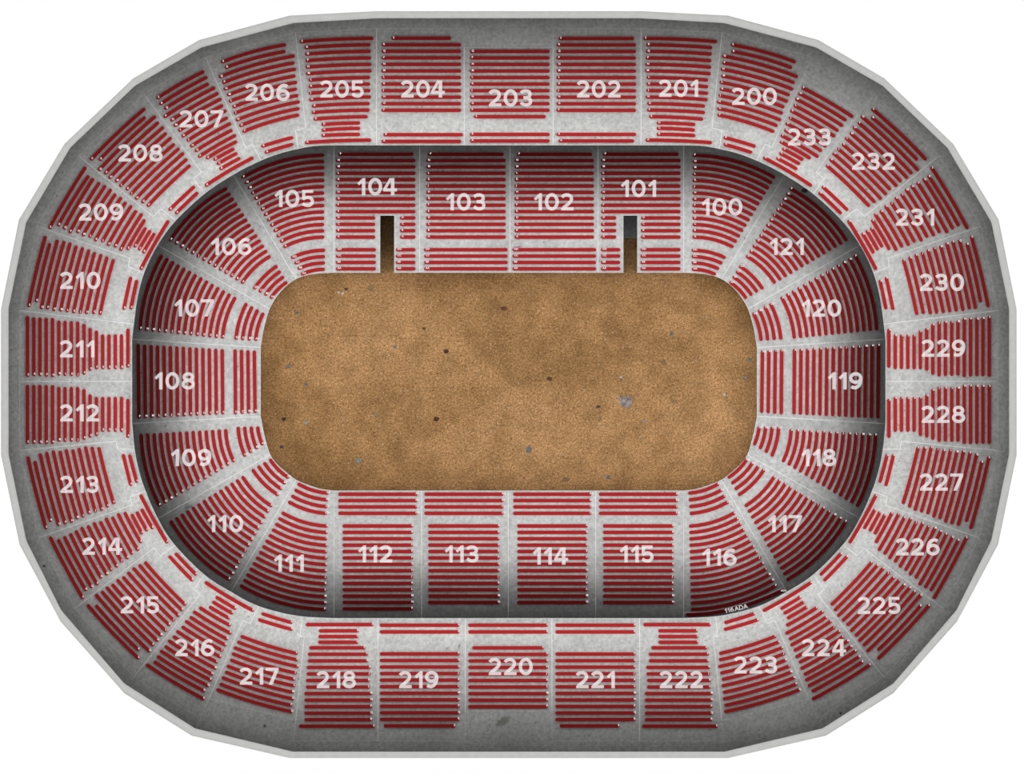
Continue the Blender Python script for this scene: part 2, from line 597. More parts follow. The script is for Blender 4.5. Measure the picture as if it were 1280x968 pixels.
def hrows(t, names, y0, y1, xa, xb):
    n = len(names)
    return rows_px(t, [(nm, xa, y0 + (y1 - y0) * i / max(1, n - 1), xb, y0 + (y1 - y0) * i / max(1, n - 1)) for i, nm in enumerate(names)])

# every row is stored with its letter end FIRST
U13 = list('SRQPNMLKJHGFE')
L14 = list('PNMLKJHGFEDCBA')
L4 = ['DD', 'CC', 'BB', 'AA']
SEC = {}
# ---- lower tier, left corner and ends (x, y in plan units)
def low(n, P, A, DD, AA, th, thd=None):
    sh = lambda r: (r[0] + SHIFT, r[1], r[2] + SHIFT, r[3])
    SEC[n] = lerp_rows(L14, sh(P), sh(A), th) + lerp_rows(L4, sh(DD), sh(AA), thd if thd is not None else th)
t = T(220, 170)
def q4(t, x1, y1, x2, y2):
    p, q = t(x1, y1), t(x2, y2)
    return (p[0] - SHIFT, p[1], q[0] - SHIFT, q[1])
low('105', q4(t, 435, 282, 987, 130), q4(t, 712, 743, 987, 675), q4(t, 765, 815, 993, 763), q4(t, 830, 925, 991, 890), 30, 28)
low('106', (211.9, 301.9, 283.75, 235.6), (301.5, 354.75, 337.9, 320), (316.9, 361.9, 346.5, 332.4), (337.5, 373.7, 358.7, 352.5), 30, 26)
low('107', (174.9, 413.4, 202.5, 318.75), (277.5, 423.75, 294, 371.25), (294.4, 425, 308, 379), (319, 426.6, 329, 391), 27, 24)
low('108', (173.4, 523.7, 172.5, 430.3), (278, 518.4, 277.3, 436.5), (294, 518.4, 293.4, 436.9), (318.4, 516.6, 317.4, 438.2), 0)
low('109', (199.7, 633.8, 176.25, 542.5), (292.1, 578.1, 281.6, 536.5), (306.2, 571.2, 297.2, 533.7), (328.1, 557.1, 321.6, 533.1), 26, 22)
low('110', (287.5, 725.6, 212.8, 650.9), (339.75, 633.4, 302.25, 595.4), (347.8, 619.4, 315, 586.6), (360.9, 597.8, 336.6, 573.8), 30, 28)
low('111', (407.0, 762.2, 299.7, 731.8), (409.4, 658.1, 351.6, 640.9), (408.4, 642.2, 359.7, 627.2), (410.3, 616.9, 371.5, 604.7), 29, 28)
# ---- lower tier, straights
t = T(400, 180)
SEC['104'] = hrows(t, ['P'], 70, 70, 118, 622) + hrows(t, list('NMLKJHGFE'), 112, 452, 103, 635)
SEC['104'] += hrows(t, list('DCBA'), 494, 621.5, 103, 367) + hrows(t, list('DCBA'), 494, 621.5, 530, 635)
SEC['104'] += hrows(t, L4, 706, 833, 103, 371) + hrows(t, L4, 706, 833, 503, 635)
SEC['103'] = hrows(t, ['P'], 70, 70, 718, 1223) + hrows(t, L14[1:], 112, 621.5, 705, 1237) + hrows(t, L4, 706, 833, 691, 1250)
t = T(620, 180)
SEC['102'] = hrows(t, ['P'], 70, 70, 135, 640) + hrows(t, L14[1:], 112, 621.5, 120, 652) + hrows(t, L4, 706, 833, 107, 666)
SEC['101'] = hrows(t, ['P'], 70, 70, 710, 1216) + hrows(t, list('NMLKJHGFE'), 112, 452, 697, 1229)
SEC['101'] += hrows(t, list('DCBA'), 494, 621.5, 697, 800) + hrows(t, list('DCBA'), 494, 621.5, 963, 1229)
SEC['101'] += hrows(t, L4, 706, 833, 697, 827) + hrows(t, L4, 706, 833, 960, 1229)
t = T(400, 600)
SEC['112'] = hrows(t, L14, 861, 309, 618, 147) + hrows(t, L4, 224, 97, 648, 119)
SEC['113'] = hrows(t, L14[1:], 818.5, 309, 1195, 718) + hrows(t, L4, 224, 97, 1223, 693)
t = T(630, 600)
SEC['114'] = hrows(t, L14[1:], 818.5, 309, 556, 85) + hrows(t, L4, 224, 97, 582, 58)
SEC['115'] = hrows(t, L14[1:], 818.5, 309, 1130, 657) + hrows(t, L4, 224, 97, 1157, 630)
# ---- upper tier, top straight
t = T(360, 20)
SEC['204'] = hrows(t, ['S'], 149, 149, 686, 1086) + hrows(t, list('RQPNMLKJHGF'), 193, 629, 620, 1153) + hrows(t, ['B'], 792, 792, 633, 1165) + hrows(t, ['A'], 836, 836, 620, 1153)
SEC['205'] = rows_px(t, [('S', 75, 172, 568, 150), ('R', 107, 213, 549, 193), ('Q', 110, 256, 551, 237), ('P', 113, 300, 553, 281), ('N', 114, 343, 555, 324),
    ('M', 117, 387, 556, 367), ('L', 134, 429, 546, 411), ('K', 134, 473, 546, 455), ('J', 135, 517, 548, 498), ('H', 138, 560, 552, 541), ('G', 155, 602, 543, 585),
    ('F', 155, 645, 543, 628), ('E', 167, 689, 530, 672), ('D', 220, 725, 479, 714), ('C', 222, 762, 479, 750), ('B', 220, 798, 479, 790), ('A', 110, 845, 553, 828)], 5)
t = T(570, 20)
SEC['203'] = hrows(t, list('QPNMLKJHGF'), 237, 629, 90, 623) + hrows(t, ['E'], 672, 672, 117, 596) + hrows(t, ['B', 'A'], 790, 833, 90, 623)
SEC['202'] = hrows(t, ['S'], 151, 151, 680, 1186) + hrows(t, list('RQPNMLKJHGF'), 194, 629.5, 667, 1199) + hrows(t, ['B'], 790, 790, 667, 1199) + hrows(t, ['A'], 833, 833, 680, 1186)
# ---- upper tier, left half
t = T(160, 40)
SEC['206'] = rows_px(t, [('S', 617, 203, 1052, 85), ('R', 642, 241, 1049, 130), ('Q', 603, 302, 1111, 160), ('P', 625, 341, 1109, 206), ('N', 635, 385, 1119, 248),
    ('M', 657, 424, 1116, 293), ('L', 670, 466, 1126, 335), ('K', 693, 503, 1125, 380), ('J', 703, 545, 1135, 423), ('H', 715, 590, 1144, 465), ('G', 738, 628, 1142, 510),
    ('F', 760, 667, 1140, 553)], 12) + rows_px(t, [('B', 885, 765, 1100, 703), ('A', 908, 805, 1100, 748)], 5)
SEC['207'] = rows_px(t, [('S', 187, 445, 507, 262), ('R', 207, 485, 528, 300), ('Q', 240, 515, 538, 345), ('P', 235, 570, 580, 370), ('N', 280, 593, 602, 408),
    ('M', 302, 630, 622, 445), ('L', 333, 662, 633, 488), ('K', 355, 700, 655, 523), ('J', 390, 728, 664, 570), ('H', 412, 766, 686, 608), ('G', 443, 797, 695, 653),
    ('F', 465, 836, 718, 688), ('E', 518, 846, 725, 730)], 7) + rows_px(t, [('D', 567, 855, 708, 778), ('C', 590, 883, 728, 807), ('B', 607, 917, 747, 840)], 3) + rows_px(T(220, 170), [('A', 190, 335, 515, 143)], 8)
t = T(80, 120, 6.4)
SEC['208'] = rows_px(t, [('S', 208, 515, 647, 100), ('R', 278, 517, 650, 168), ('Q', 272, 600, 733, 160), ('P', 322, 627, 757, 210), ('N', 357, 663, 796, 248),
    ('M', 408, 690, 820, 295), ('L', 442, 727, 858, 332), ('K', 493, 755, 884, 382), ('J', 527, 793, 921, 418), ('H', 567, 830, 957, 455), ('G', 617, 857, 984, 503),
    ('F', 662, 887, 1010, 553)], 7) + rows_px(t, [('B', 836, 918, 1044, 722), ('A', 887, 945, 1070, 770)], 3)
t = T(0, 220)
SEC['209'] = rows_px(t, [('S', 325, 355, 570, -61), ('R', 383, 337, 590, -3), ('Q', 422, 358, 622, 16), ('P', 460, 383, 663, 41), ('N', 510, 382, 702, 63),
    ('M', 548, 403, 740, 86), ('L', 592, 413, 770, 118), ('K', 630, 437, 808, 141), ('J', 677, 445, 838, 173), ('H', 715, 467, 876, 196), ('G', 760, 478, 909, 229),
    ('F', 798, 500, 946, 250), ('E', 845, 495, 965, 290)], 6) + rows_px(t, [('D', 893, 478, 972, 343), ('C', 922, 497, 1001, 362), ('B', 950, 517, 1029, 380)], 2) + rows_px(t, [('A', 933, 627, 1122, 295)], 5)
SEC['210'] = rows_px(t, [('S', 188, 877, 302, 400), ('R', 238, 845, 332, 447), ('Q', 272, 890, 383, 425), ('P', 312, 892, 427, 433), ('N', 355, 903, 468, 443),
    ('M', 400, 906, 508, 463), ('L', 443, 911, 550, 475), ('K', 486, 917, 592, 490), ('J', 530, 921, 630, 507), ('H', 572, 924, 673, 520), ('G', 620, 922, 713, 537),
    ('F', 663, 928, 755, 555)], 5) + rows_px(t, [('B', 822, 895, 870, 672), ('A', 868, 891, 910, 693)], 2)
t = T(0, 380)
X17 = [180, 222, 263, 305, 347, 389, 430, 472, 514, 556, 597, 639, 681, 723, 765, 806, 848]
N17 = list('SRQPNMLKJHGFEDCBA')
T211 = [80, 88, 90, 92, 93, 110, 112, 114, 117, 132, 160, 177, 203, 203, 203, 202, 165]
B211 = [488, 484, 484, 487, 490, 480, 482, 483, 486, 474, 448, 438, 438, 437, 437, 437, 427]
T212 = [540, 540, 540, 540, 540, 553, 553, 553, 553, 567, 603, 620, 620, 620, 620, 620, 633]
B212 = [936, 935, 936, 937, 936, 921, 921, 921, 922, 908, 893, 883, 855, 855, 855, 855, 895]
SEC['211'] = rows_px(t, [(n, x + 1.5, b, x + 1.5, a) for n, x, a, b in zip(N17, X17, T211, B211)])
SEC['212'] = rows_px(t, [(n, x + 1.5, b, x + 1.5, a) for n, x, a, b in zip(N17, X17, T212, B212)])
t = T(0, 550)
SEC['213'] = rows_px(t, [('S', 307, 597, 183, 110), ('R', 337, 549, 230, 140), ('Q', 391, 575, 265, 90), ('P', 434, 565, 308, 80), ('N', 476, 554, 352, 70),
    ('M', 514, 531, 397, 72), ('L', 554, 520, 438, 62), ('K', 594, 498, 482, 63), ('J', 636, 486, 523, 53), ('H', 678, 475, 567, 43), ('G', 716, 453, 610, 45),
    ('F', 757, 430, 655, 47)], 5) + rows_px(t, [('B', 872, 310, 818, 95), ('A', 911, 288, 860, 97)], 2)
g = lambda x, y: (x - 0, (y - 550) * 16 / 3)   # plan y to this tile
SEC['214'] = []
for nm, tx, ty, bx, by in [('S', 330, 645, 103.8, 749.2), ('R', 385, 662, 107.6, 739.3), ('Q', 425, 642, 114.7, 735.7), ('P', 465, 623, 121.8, 732.1), ('N', 502, 603, 126.5, 723.5),
        ('M', 540, 582, 133.8, 719.6), ('L', 583, 570, 139.2, 714), ('K', 622, 550, 146.3, 709.8), ('J', 665, 542, 152.3, 703.6), ('H', 702, 520, 159.4, 699.4), ('G', 745, 512, 165.4, 693.7),
        ('F', 783, 490, 172.5, 689.2), ('E', 828, 482, 176.2, 679.3), ('D', 875, 495, 177.6, 668.3), ('C', 908, 478, 183.8, 664.7), ('B', 940, 460, 190.7, 661.8), ('A', 933, 365, 208.9, 679.6)]:
    p = t(tx, ty)
    SEC['214'].append((nm, (bx + SHIFT, by, p[0], p[1]), 5 if nm not in 'DCB' else 2))
t = T(80, 650)
SEC['215'] = rows_px(t, [('S', 500, 930, 152, 565), ('R', 500, 873, 208, 568), ('Q', 573, 882, 207, 495), ('P', 597, 842, 247, 475), ('N', 627, 812, 280, 447),
    ('M', 650, 777, 317, 428), ('L', 681, 746, 350, 397), ('K', 705, 707, 388, 378), ('J', 735, 677, 422, 348), ('H', 767, 646, 457, 318), ('G', 789, 608, 497, 298),
    ('F', 810, 571, 535, 280)], 7) + rows_px(t, [('B', 858, 409, 697, 240), ('A', 882, 371, 738, 222)], 3)
t = T(160, 720)
SEC['216'] = rows_px(t, [('S', 510, 826, 118, 590), ('R', 513, 773, 168, 570), ('Q', 538, 738, 190, 535), ('P', 556, 700, 213, 498), ('N', 565, 661, 243, 468),
    ('M', 587, 622, 265, 430), ('L', 597, 580, 297, 403), ('K', 620, 545, 320, 367), ('J', 632, 502, 355, 338), ('H', 654, 467, 378, 300), ('G', 664, 426, 410, 273),
    ('F', 687, 388, 432, 237), ('E', 683, 334, 473, 210)], 7) + rows_px(t, [('D', 677, 286, 538, 205), ('C', 699, 254, 560, 172), ('B', 720, 223, 582, 140)], 3) + rows_px(t, [('A', 837, 236, 510, 42)], 7)
SEC['217'] = rows_px(t, [('Q', 1096, 908, 587, 757), ('P', 1094, 866, 608, 720), ('N', 1104, 823, 622, 677), ('M', 1104, 779, 643, 640), ('L', 1113, 736, 655, 600),
    ('K', 1112, 693, 678, 560), ('J', 1122, 651, 690, 518), ('H', 1135, 608, 702, 478), ('G', 1131, 563, 725, 440), ('F', 1129, 520, 748, 402)], 10) + rows_px(t, [('B', 1097, 360, 865, 292), ('A', 1095, 315, 888, 252)], 4)
t = T(360, 768)
SEC['218'] = rows_px(t, [(n, b, y, a, y) for n, a, b, y in [('S', 70, 577, 748), ('R', 106, 558, 704), ('Q', 106, 558, 661), ('P', 106, 558, 617), ('N', 106, 558, 573.5), ('M', 106, 558, 530),
    ('L', 117, 543, 487), ('K', 117, 543, 443), ('J', 122, 548, 399), ('H', 122, 549, 356), ('G', 130, 531, 312), ('F', 130, 531, 268), ('E', 140, 514, 225), ('D', 198, 467, 188),
    ('C', 200, 467, 150), ('B', 203, 469, 112), ('A', 115, 568, 71)]])
SEC['219'] = hrows(t, ['S'], 746, 746, 1115, 635) + hrows(t, list('RQPNMLKJHGF'), 702, 266, 1142, 609) + hrows(t, ['B', 'A'], 119, 75, 1142, 609)
t = T(560, 768)
SEC['220'] = hrows(t, list('PNMLKJHGF'), 617.5, 269, 665, 132) + hrows(t, ['E'], 225.5, 225.5, 638, 159) + hrows(t, ['B', 'A'], 119, 75, 665, 132)
SEC['221'] = hrows(t, ['S'], 746, 746, 1142, 741) + hrows(t, list('RQPNMLKJHGF'), 703, 267, 1248, 713) + hrows(t, ['B', 'A'], 119, 75, 1248, 713)

MXR = 1270.9   # mirror for the benches
def mirror_rows(src, drop=()):
    # the letter end goes to the other end of the row
    return [(nm, (MXR - r[2], r[3], MXR - r[0], r[1]), th) for nm, r, th in SEC[src] if nm not in drop]
PAIR = {'201': '205', '200': '206', '233': '207', '232': '208', '231': '209', '230': '210', '229': '211', '228': '212', '227': '213', '226': '214', '225': '215', '224': '216', '223': '217', '222': '218',
        '100': '105', '121': '106', '120': '107', '119': '108', '118': '109', '117': '110', '116': '111'}
for a, b in PAIR.items():
    SEC[a] = mirror_rows(b, drop=('S', 'R', 'Q') if a == '233' else ())

# ------------------------------------------------------------------ section outlines
def lower_poly(o1, o2, i2, i1):
    return [o1] + between(OVAL_OUT, o1, o2) + [o2, i2] + between(OVAL_IN, i2, i1) + [i1]
LOWB = {  # radial lines: outer point, inner point
    'a': ((417.4, 181.6), (417.4, 341.0)), 'b': ((291.3, 218.4), (370.0, 349.0)), 'c': ((196.9, 306.6), (337.0, 386.3)), 'd': ((165.0, 424.1), (325.8, 434.6)),
    'e': ((165.0, 529.7), (325.8, 520.7)), 'f': ((197.1, 648.4), (337.8, 568.6)), 'g': ((288.6, 740.3), (370.3, 600.2)), 'h': ((417.4, 773.2), (417.6, 613.6))}
ML = {k + 'm': (mir(v[0]), mir(v[1])) for k, v in LOWB.items()}
LOWB.update(ML)
POLY = {}
for n, k1, k2 in [('105', 'a', 'b'), ('106', 'b', 'c'), ('107', 'c', 'd'), ('108', 'd', 'e'), ('109', 'e', 'f'), ('110', 'f', 'g'), ('111', 'g', 'h'),
                  ('100', 'am', 'bm'), ('121', 'bm', 'cm'), ('120', 'cm', 'dm'), ('119', 'dm', 'em'), ('118', 'em', 'fm'), ('117', 'fm', 'gm')]:
    (o1, i1), (o2, i2) = LOWB[k1], LOWB[k2]
    POLY[n] = lower_poly(o1, o2, i2, i1)
def box(x0, x1, y0, y1):
    return [(x0, y0), (x1, y0), (x1, y1), (x0, y1)]
XA, XB = 417.4, MX - 417.4
POLY['104'] = [(XA, 181.6), (524.6, 181.6), (524.6, 341), (492.8, 341), (492.8, 269.6), (475.2, 269.6), (475.2, 341), (XA, 341)]
POLY['103'] = box(524.6, 637.4, 181.6, 341)
POLY['102'] = box(637.4, 747.5, 181.6, 341)
POLY['101'] = [(747.5, 181.6), (XB, 181.6), (XB, 341), (796.6, 341), (796.6, 269.6), (779.2, 269.6), (779.2, 341), (747.5, 341)]
POLY['112'] = box(XA, 527.0, 613.6, 773.2)
POLY['113'] = box(527.0, 635.3, 613.6, 773.2)
POLY['114'] = box(635.3, 744.6, 613.6, 773.2)
POLY['115'] = box(744.6, XB, 613.6, 773.2)
# 116 stops short of the back rail; the accessible row behind it is a section of its own
ADA_IN = [(854.6, 765.8), (880, 765.3), (905, 761.3), (930, 754.6), (955, 745.4), (979.81, 734.2)]
ada_edge = catmull(ADA_IN, 4)
POLY['116'] = [LOWB['hm'][1], (XB, 765.8)] + ada_edge[1:-1] + [(979.81, 734.2), LOWB['gm'][1]] + between(OVAL_IN, LOWB['gm'][1], LOWB['hm'][1])
POLY['116ADA'] = [(XB, 765.8)] + ada_edge[1:-1] + [(979.81, 734.2), LOWB['gm'][0]] + between(OVAL_OUT, LOWB['gm'][0], LOWB['hm'][0]) + [LOWB['hm'][0]]

UB = {  # upper tier dividing lines from the outer edge down to the lip
    '4/5': [(470.6, 35.4), (470.6, 181.6)],
    '5/6': [(369.4, 40.4), (382, 159.7), (369.4, 163.4), (372.8, 186.2)],
    '6/7': [(256.6, 71), (307.2, 184.4), (315.6, 180.3), (326.4, 200.6)],
    '7/8': [(179.7, 117.3), (251.9, 215.5), (241.6, 223.4), (255.6, 242.2)],
    '8/9': [(98, 194.7), (191.3, 270.6), (201.6, 261.3), (219.4, 276)],
    '9/10': [(45.9, 282.8), (162.2, 322.8), (160.3, 333.4), (180.0, 341.5)],
    '10/11': [(24.4, 388.3), (167.3, 405.3)],
    '11/12': [(24.5, 477), (165, 477)],
    '12/13': [(24.4, 563.5), (145.3, 551.9), (146.8, 561.6), (168.3, 562)],
    '13/14': [(47.8, 672.8), (165, 631.6), (162.8, 621.3), (182.2, 614.2)],
    '14/15': [(93.1, 761), (192.1, 685.6), (201, 695), (218.2, 681.4)],
    '15/16': [(167, 847), (250, 743.4), (241.6, 737.3), (255.4, 718.8)],
    '16/17': [(250.4, 899), (303.4, 776.3), (312.8, 779.6), (323.4, 758.2)],
    '17/18': [(367, 927), (380.3, 796.5), (375, 796.5), (377.6, 771)],
    '18/19': [(472.5, 927), (472.5, 773.2)],
}
def inner_run(a, b):
    return between(OVAL_OUT, a, b)
def upper(k1, k2, mirror=False, cut=None):
    a, b = UB[k1], UB[k2]
    if cut is not None:
        a = [cut[0]] + a[1:]
        b = [cut[1]] + b[1:]
    p = a + inner_run(a[-1], b[-1]) + b[::-1]
    return [mir(q) for q in p] if mirror else p
KEYS = ['4/5', '5/6', '6/7', '7/8', '8/9', '9/10', '10/11', '11/12', '12/13', '13/14', '14/15', '15/16', '16/17', '17/18', '18/19']
LEFT = ['205', '206', '207', '208', '209', '210', '211', '212', '213', '214', '215', '216', '217', '218']
RIGHT = ['201', '200', '233', '232', '231', '230', '229', '228', '227', '226', '225', '224', '223', '222']
for i, (l, r) in enumerate(zip(LEFT, RIGHT)):
    cut = None
    if l == '217':
        cut = ((261.2, 874.2), (369.6, 901.5))
    POLY[l] = upper(KEYS[i], KEYS[i + 1], False, cut)
    cr = cut
    if r == '233':
        cr = ((MX - 1003.0, 100.5), (MX - 1073.0, 141.8))
    POLY[r] = upper(KEYS[i], KEYS[i + 1], True, cr)
POLY['204'] = box(470.6, 580.3, 35.4, 181.6)
POLY['203'] = box(580.3, 691.4, 59.4, 181.6)
POLY['202'] = box(691.4, MX - 470.6, 35.4, 181.6)
POLY['219'] = box(472.5, 581.7, 773.2, 927)
POLY['220'] = box(581.7, 689.9, 773.2, 889.4)
POLY['221'] = box(689.9, MX - 472.5, 773.2, 927)

NUM = {'204': (528.75, 111.3), '205': (427.7, 111.3), '206': (334.2, 115.4), '207': (251.9, 148.6), '208': (175.6, 191.3), '209': (126.3, 265.2), '210': (100.3, 350.7), '211': (96.6, 436.3),
       '212': (99.6, 516.4), '213': (99.6, 605.8), '214': (127.9, 683.1), '215': (175, 756.4), '216': (243.4, 810), '217': (324, 845.6), '218': (420.4, 850), '219': (523.4, 850),
       '220': (638.3, 833.6), '221': (744.3, 850), '222': (851.7, 850), '223': (944.8, 831.6), '224': (1030, 810), '225': (1099, 757.2), '226': (1147.3, 683.9), '227': (1177, 602.9),
       '228': (1179.3, 518.2), '229': (1179.3, 435.5), '230': (1177.4, 353.1), '231': (1143.7, 271.6), '232': (1091.9, 201.7), '233': (1012, 171.3), '200': (943, 120.5), '201': (848.2, 110.4),
       '202': (748.5, 111.3), '203': (638.4, 122.4),
       '100': (902.3, 258.7), '101': (798, 235.7), '102': (692.2, 252.4), '103': (582.3, 252.4), '104': (471.4, 233.4), '105': (368, 248.2), '106': (288.8, 308.3), '107': (242.6, 385.1),
       '108': (218.3, 476.3), '109': (238.9, 572.3), '110': (281.4, 654.8), '111': (361, 704.3), '112': (469, 692.8), '113': (577.2, 692.8), '114': (688, 695.4), '115': (796, 692.8),
       '116': (899, 696.8), '117': (981, 655), '118': (1023.4, 572.3), '119': (1056.3, 476.3), '120': (1026.8, 385.3), '121': (983.3, 308.3)}

def arc_path(x1, y1, x2, y2, th, cen, trim):
    """row from tip to tip, bulging away from cen, shortened to the centres of its round ends"""
    L = math.hypot(x2 - x1, y2 - y1)
    ux, uy = (x2 - x1) / L, (y2 - y1) / L
    if th < 0.5:
        n = 2
        return [(x1 + ux * trim, y1 + uy * trim), (x2 - ux * trim, y2 - uy * trim)]
    nx, ny = -uy, ux
    mx, my = (x1 + x2) / 2, (y1 + y2) / 2
    if (mx - cen[0]) * nx + (my - cen[1]) * ny < 0:
        nx, ny = -nx, -ny
    a = math.radians(th) / 2
    rad = L / 2 / math.sin(a)
    n = max(5, int(L / 9))
    a2 = a - trim / rad
    pts = []
    for k in range(n + 1):
        b = -a2 + 2 * a2 * k / n
        pts.append((mx + ux * rad * math.sin(b) + nx * rad * (math.cos(b) - math.cos(a)), my + uy * rad * math.sin(b) + ny * rad * (math.cos(b) - math.cos(a))))
    return pts

EXTRA = {
    '104': 'lower tier red bench section marked 104, split by the narrow dirt tunnel', '101': 'lower tier red bench section marked 101, split by the tunnel with grey floor',
    '203': 'upper tier red bench section marked 203, shallow block between 204 and 202', '220': 'upper tier red bench section marked 220, shallow block between 219 and 221',
    '108': 'lower tier straight red bench section marked 108 at the left end', '119': 'lower tier straight red bench section marked 119 at the right end',
}
def ring_neighbours(n):
    if n[0] == '1':
        k = int(n) - 100
        return str(100 + (k - 1) % 22), str(100 + (k + 1) % 22)
    k = int(n) - 200
    return str(200 + (k - 1) % 34), str(200 + (k + 1) % 34)

def section(n):
    lower = n[0] == '1'
    pl = POLY[n]
    cx = sum(p[0] for p in pl) / len(pl)
    cy = sum(p[1] for p in pl) / len(pl)
    ztop = Z_LOW if lower else Z_UP + 0.3
    root = bpy.data.objects.new('seating_section', None)
    COL.objects.link(root)
    root.location = W(cx, cy, Z_GROUND if lower else Z_UP)
    root.empty_display_size = 1.0
    a, b = ring_neighbours(n)
    lab = EXTRA.get(n, '%s tier section of red benches marked %s, between %s and %s' % ('lower' if lower else 'upper', n, a, b))
    tag(root, lab, 'seating section', 'lower tier seating sections' if lower else 'upper tier seating sections')
    me = prism('deck', inset(pl, 0.02)[1], Z_GROUND if lower else Z_UP, ztop)
    dk = link('deck', me, M_CONC_LOW if lower else M_CONC_UP, root)
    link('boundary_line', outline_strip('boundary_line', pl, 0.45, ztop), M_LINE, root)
    cen = (636, 477)
    for nm, r, th in SEC[n]:
        path = arc_path(*r, th, cen, BENCH_W / 2)
        bn = link('bench', bench_mesh('bench', path, BENCH_W, ztop), M_RED, root)
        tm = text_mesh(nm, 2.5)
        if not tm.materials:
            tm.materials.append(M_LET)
        lt = bpy.data.objects.new('row_letter', tm)
        COL.objects.link(lt)
        lt.parent = bn
        ex, ey = path[0]
        wv = W(ex + 0.0 + (0.1 if len(nm) == 1 else -0.2), ey - 1.2 + 1.25, ztop + 2.1)
        lt.location = wv
    nx, ny = NUM[n]
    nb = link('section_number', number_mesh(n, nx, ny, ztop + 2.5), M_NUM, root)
    nb['label'] = 'pale white section number ' + n
    return root

for n in sorted(NUM):
    section(n)

# the accessible row behind section 116
n = '116ADA'
root = bpy.data.objects.new('accessible_seating_row', None)
COL.objects.link(root)
root.location = W(925, 760, Z_GROUND)
tag(root, 'narrow dark accessible seating strip marked 116ADA behind section 116', 'seating section', 'lower tier seating sections')
link('deck', prism('deck', inset(POLY[n], 0.02)[1], Z_GROUND, Z_LOW - 0.2), M_CONC_LOW, root)
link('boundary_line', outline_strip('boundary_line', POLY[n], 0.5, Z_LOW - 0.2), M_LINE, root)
pts = catmull([(859.5, 768.8), (885, 767.2), (910, 762.8), (935, 756), (958, 747.3), (979, 738.2)], 5)
bn = link('bench', bench_mesh('bench', pts, 4.3, Z_LOW - 0.2), M_RED, root)
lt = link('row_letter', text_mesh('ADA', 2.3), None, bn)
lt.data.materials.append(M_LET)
lt.location = W(976.0, 739.6, Z_LOW + 2.0)
def small_number(digits, letters, cap):
    k = cap / CAP
    v, f, x = [], [], 0.0
    for ch in digits:
        vs, fs = CELLS[ch]
        b = len(v)
        v += [((x + p[0]) * k * S, p[1] * k * S, 0) for p in vs]
        f += [[b + q for q in face] for face in fs]
        x += GLYPH[ch][0] + 3.0
    tm = text_mesh(letters, cap)
    b = len(v)
    v += [(q.co.x + (x + 1.0) * k * S, q.co.y, 0) for q in tm.vertices]
    f += [[b + i for i in q.vertices] for q in tm.polygons]
    return mesh_from('number_' + digits + letters, v, f)
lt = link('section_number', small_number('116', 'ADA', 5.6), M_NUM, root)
lt['label'] = 'small tilted pale lettering 116ADA'
wx, wy, wz = W(906.5, 767.0, Z_LOW + 2.4)
lt.location = (wx - root.location[0], wy - root.location[1], wz - root.location[2])
lt.rotation_euler = (0, 0, math.radians(13))

# ------------------------------------------------------------------ stones on the dirt
def stone_mesh(rx, ry, h, seed, sides=9, pts=None):
    rr = random.Random(seed)
    if pts is None:
        pts = []
        for k in range(sides):
            a = 2 * math.pi * k / sides + rr.uniform(-0.15, 0.15)
            q = rr.uniform(0.8, 1.1)
            pts.append((rx * q * math.cos(a), ry * q * math.sin(a)))
    n = len(pts)
    v, f = [], []
    for sc, z in ((0.92, 0.0), (1.0, 0.35 * h), (0.86, 0.8 * h), (0.5, h)):
        v += [(x * sc * S, -y * sc * S, (z + (rr.uniform(-0.08, 0.08) * h if 0 < z else 0)) * S) for x, y in pts]
    for k in range(3):
        for i in range(n):
            j = (i + 1) % n
            f.append([k * n + i, k * n + j, (k + 1) * n + j, (k + 1) * n + i])
    f.append(list(range(n)))
    f.append(list(range(3 * n, 4 * n)))
    me = mesh_from('stone', v, f)
    bm = bmesh.new()
    bm.from_mesh(me)
    bmesh.ops.recalc_face_normals(bm, faces=bm.faces)
    bm.to_mesh(me)
    bm.free()
    return me

def stone_mat(c, c2):
    m, nt, out = new_mat('stone_surface')
    d = diffuse(nt, out)
    p = position(nt)
    col = ramp(nt, noise(nt, p, 2.2, 3.0, 0.7), [(0.35, lin(c2)), (0.62, lin(c))])
    nt.links.new(col, d.inputs['Color'])
    return m
MS = {'grey': stone_mat((170, 168, 160), (120, 118, 114)), 'blue': stone_mat((140, 144, 148), (96, 100, 104)), 'brown': stone_mat((122, 88, 66), (80, 56, 42)),
      'white': stone_mat((236, 234, 226), (190, 186, 176)), 'tan': stone_mat((176, 148, 112), (140, 110, 78)), 'slab': stone_mat((182, 172, 168), (128, 112, 108)), 'dark': stone_mat((96, 92, 90), (60, 56, 54))}
slab_pts = [(-8, -7), (-1, -6.2), (8.2, -6.6), (8.4, -1), (8.2, 4), (5, 7), (2, 8), (-3, 6), (-7, 3.4), (-7.4, -1)]
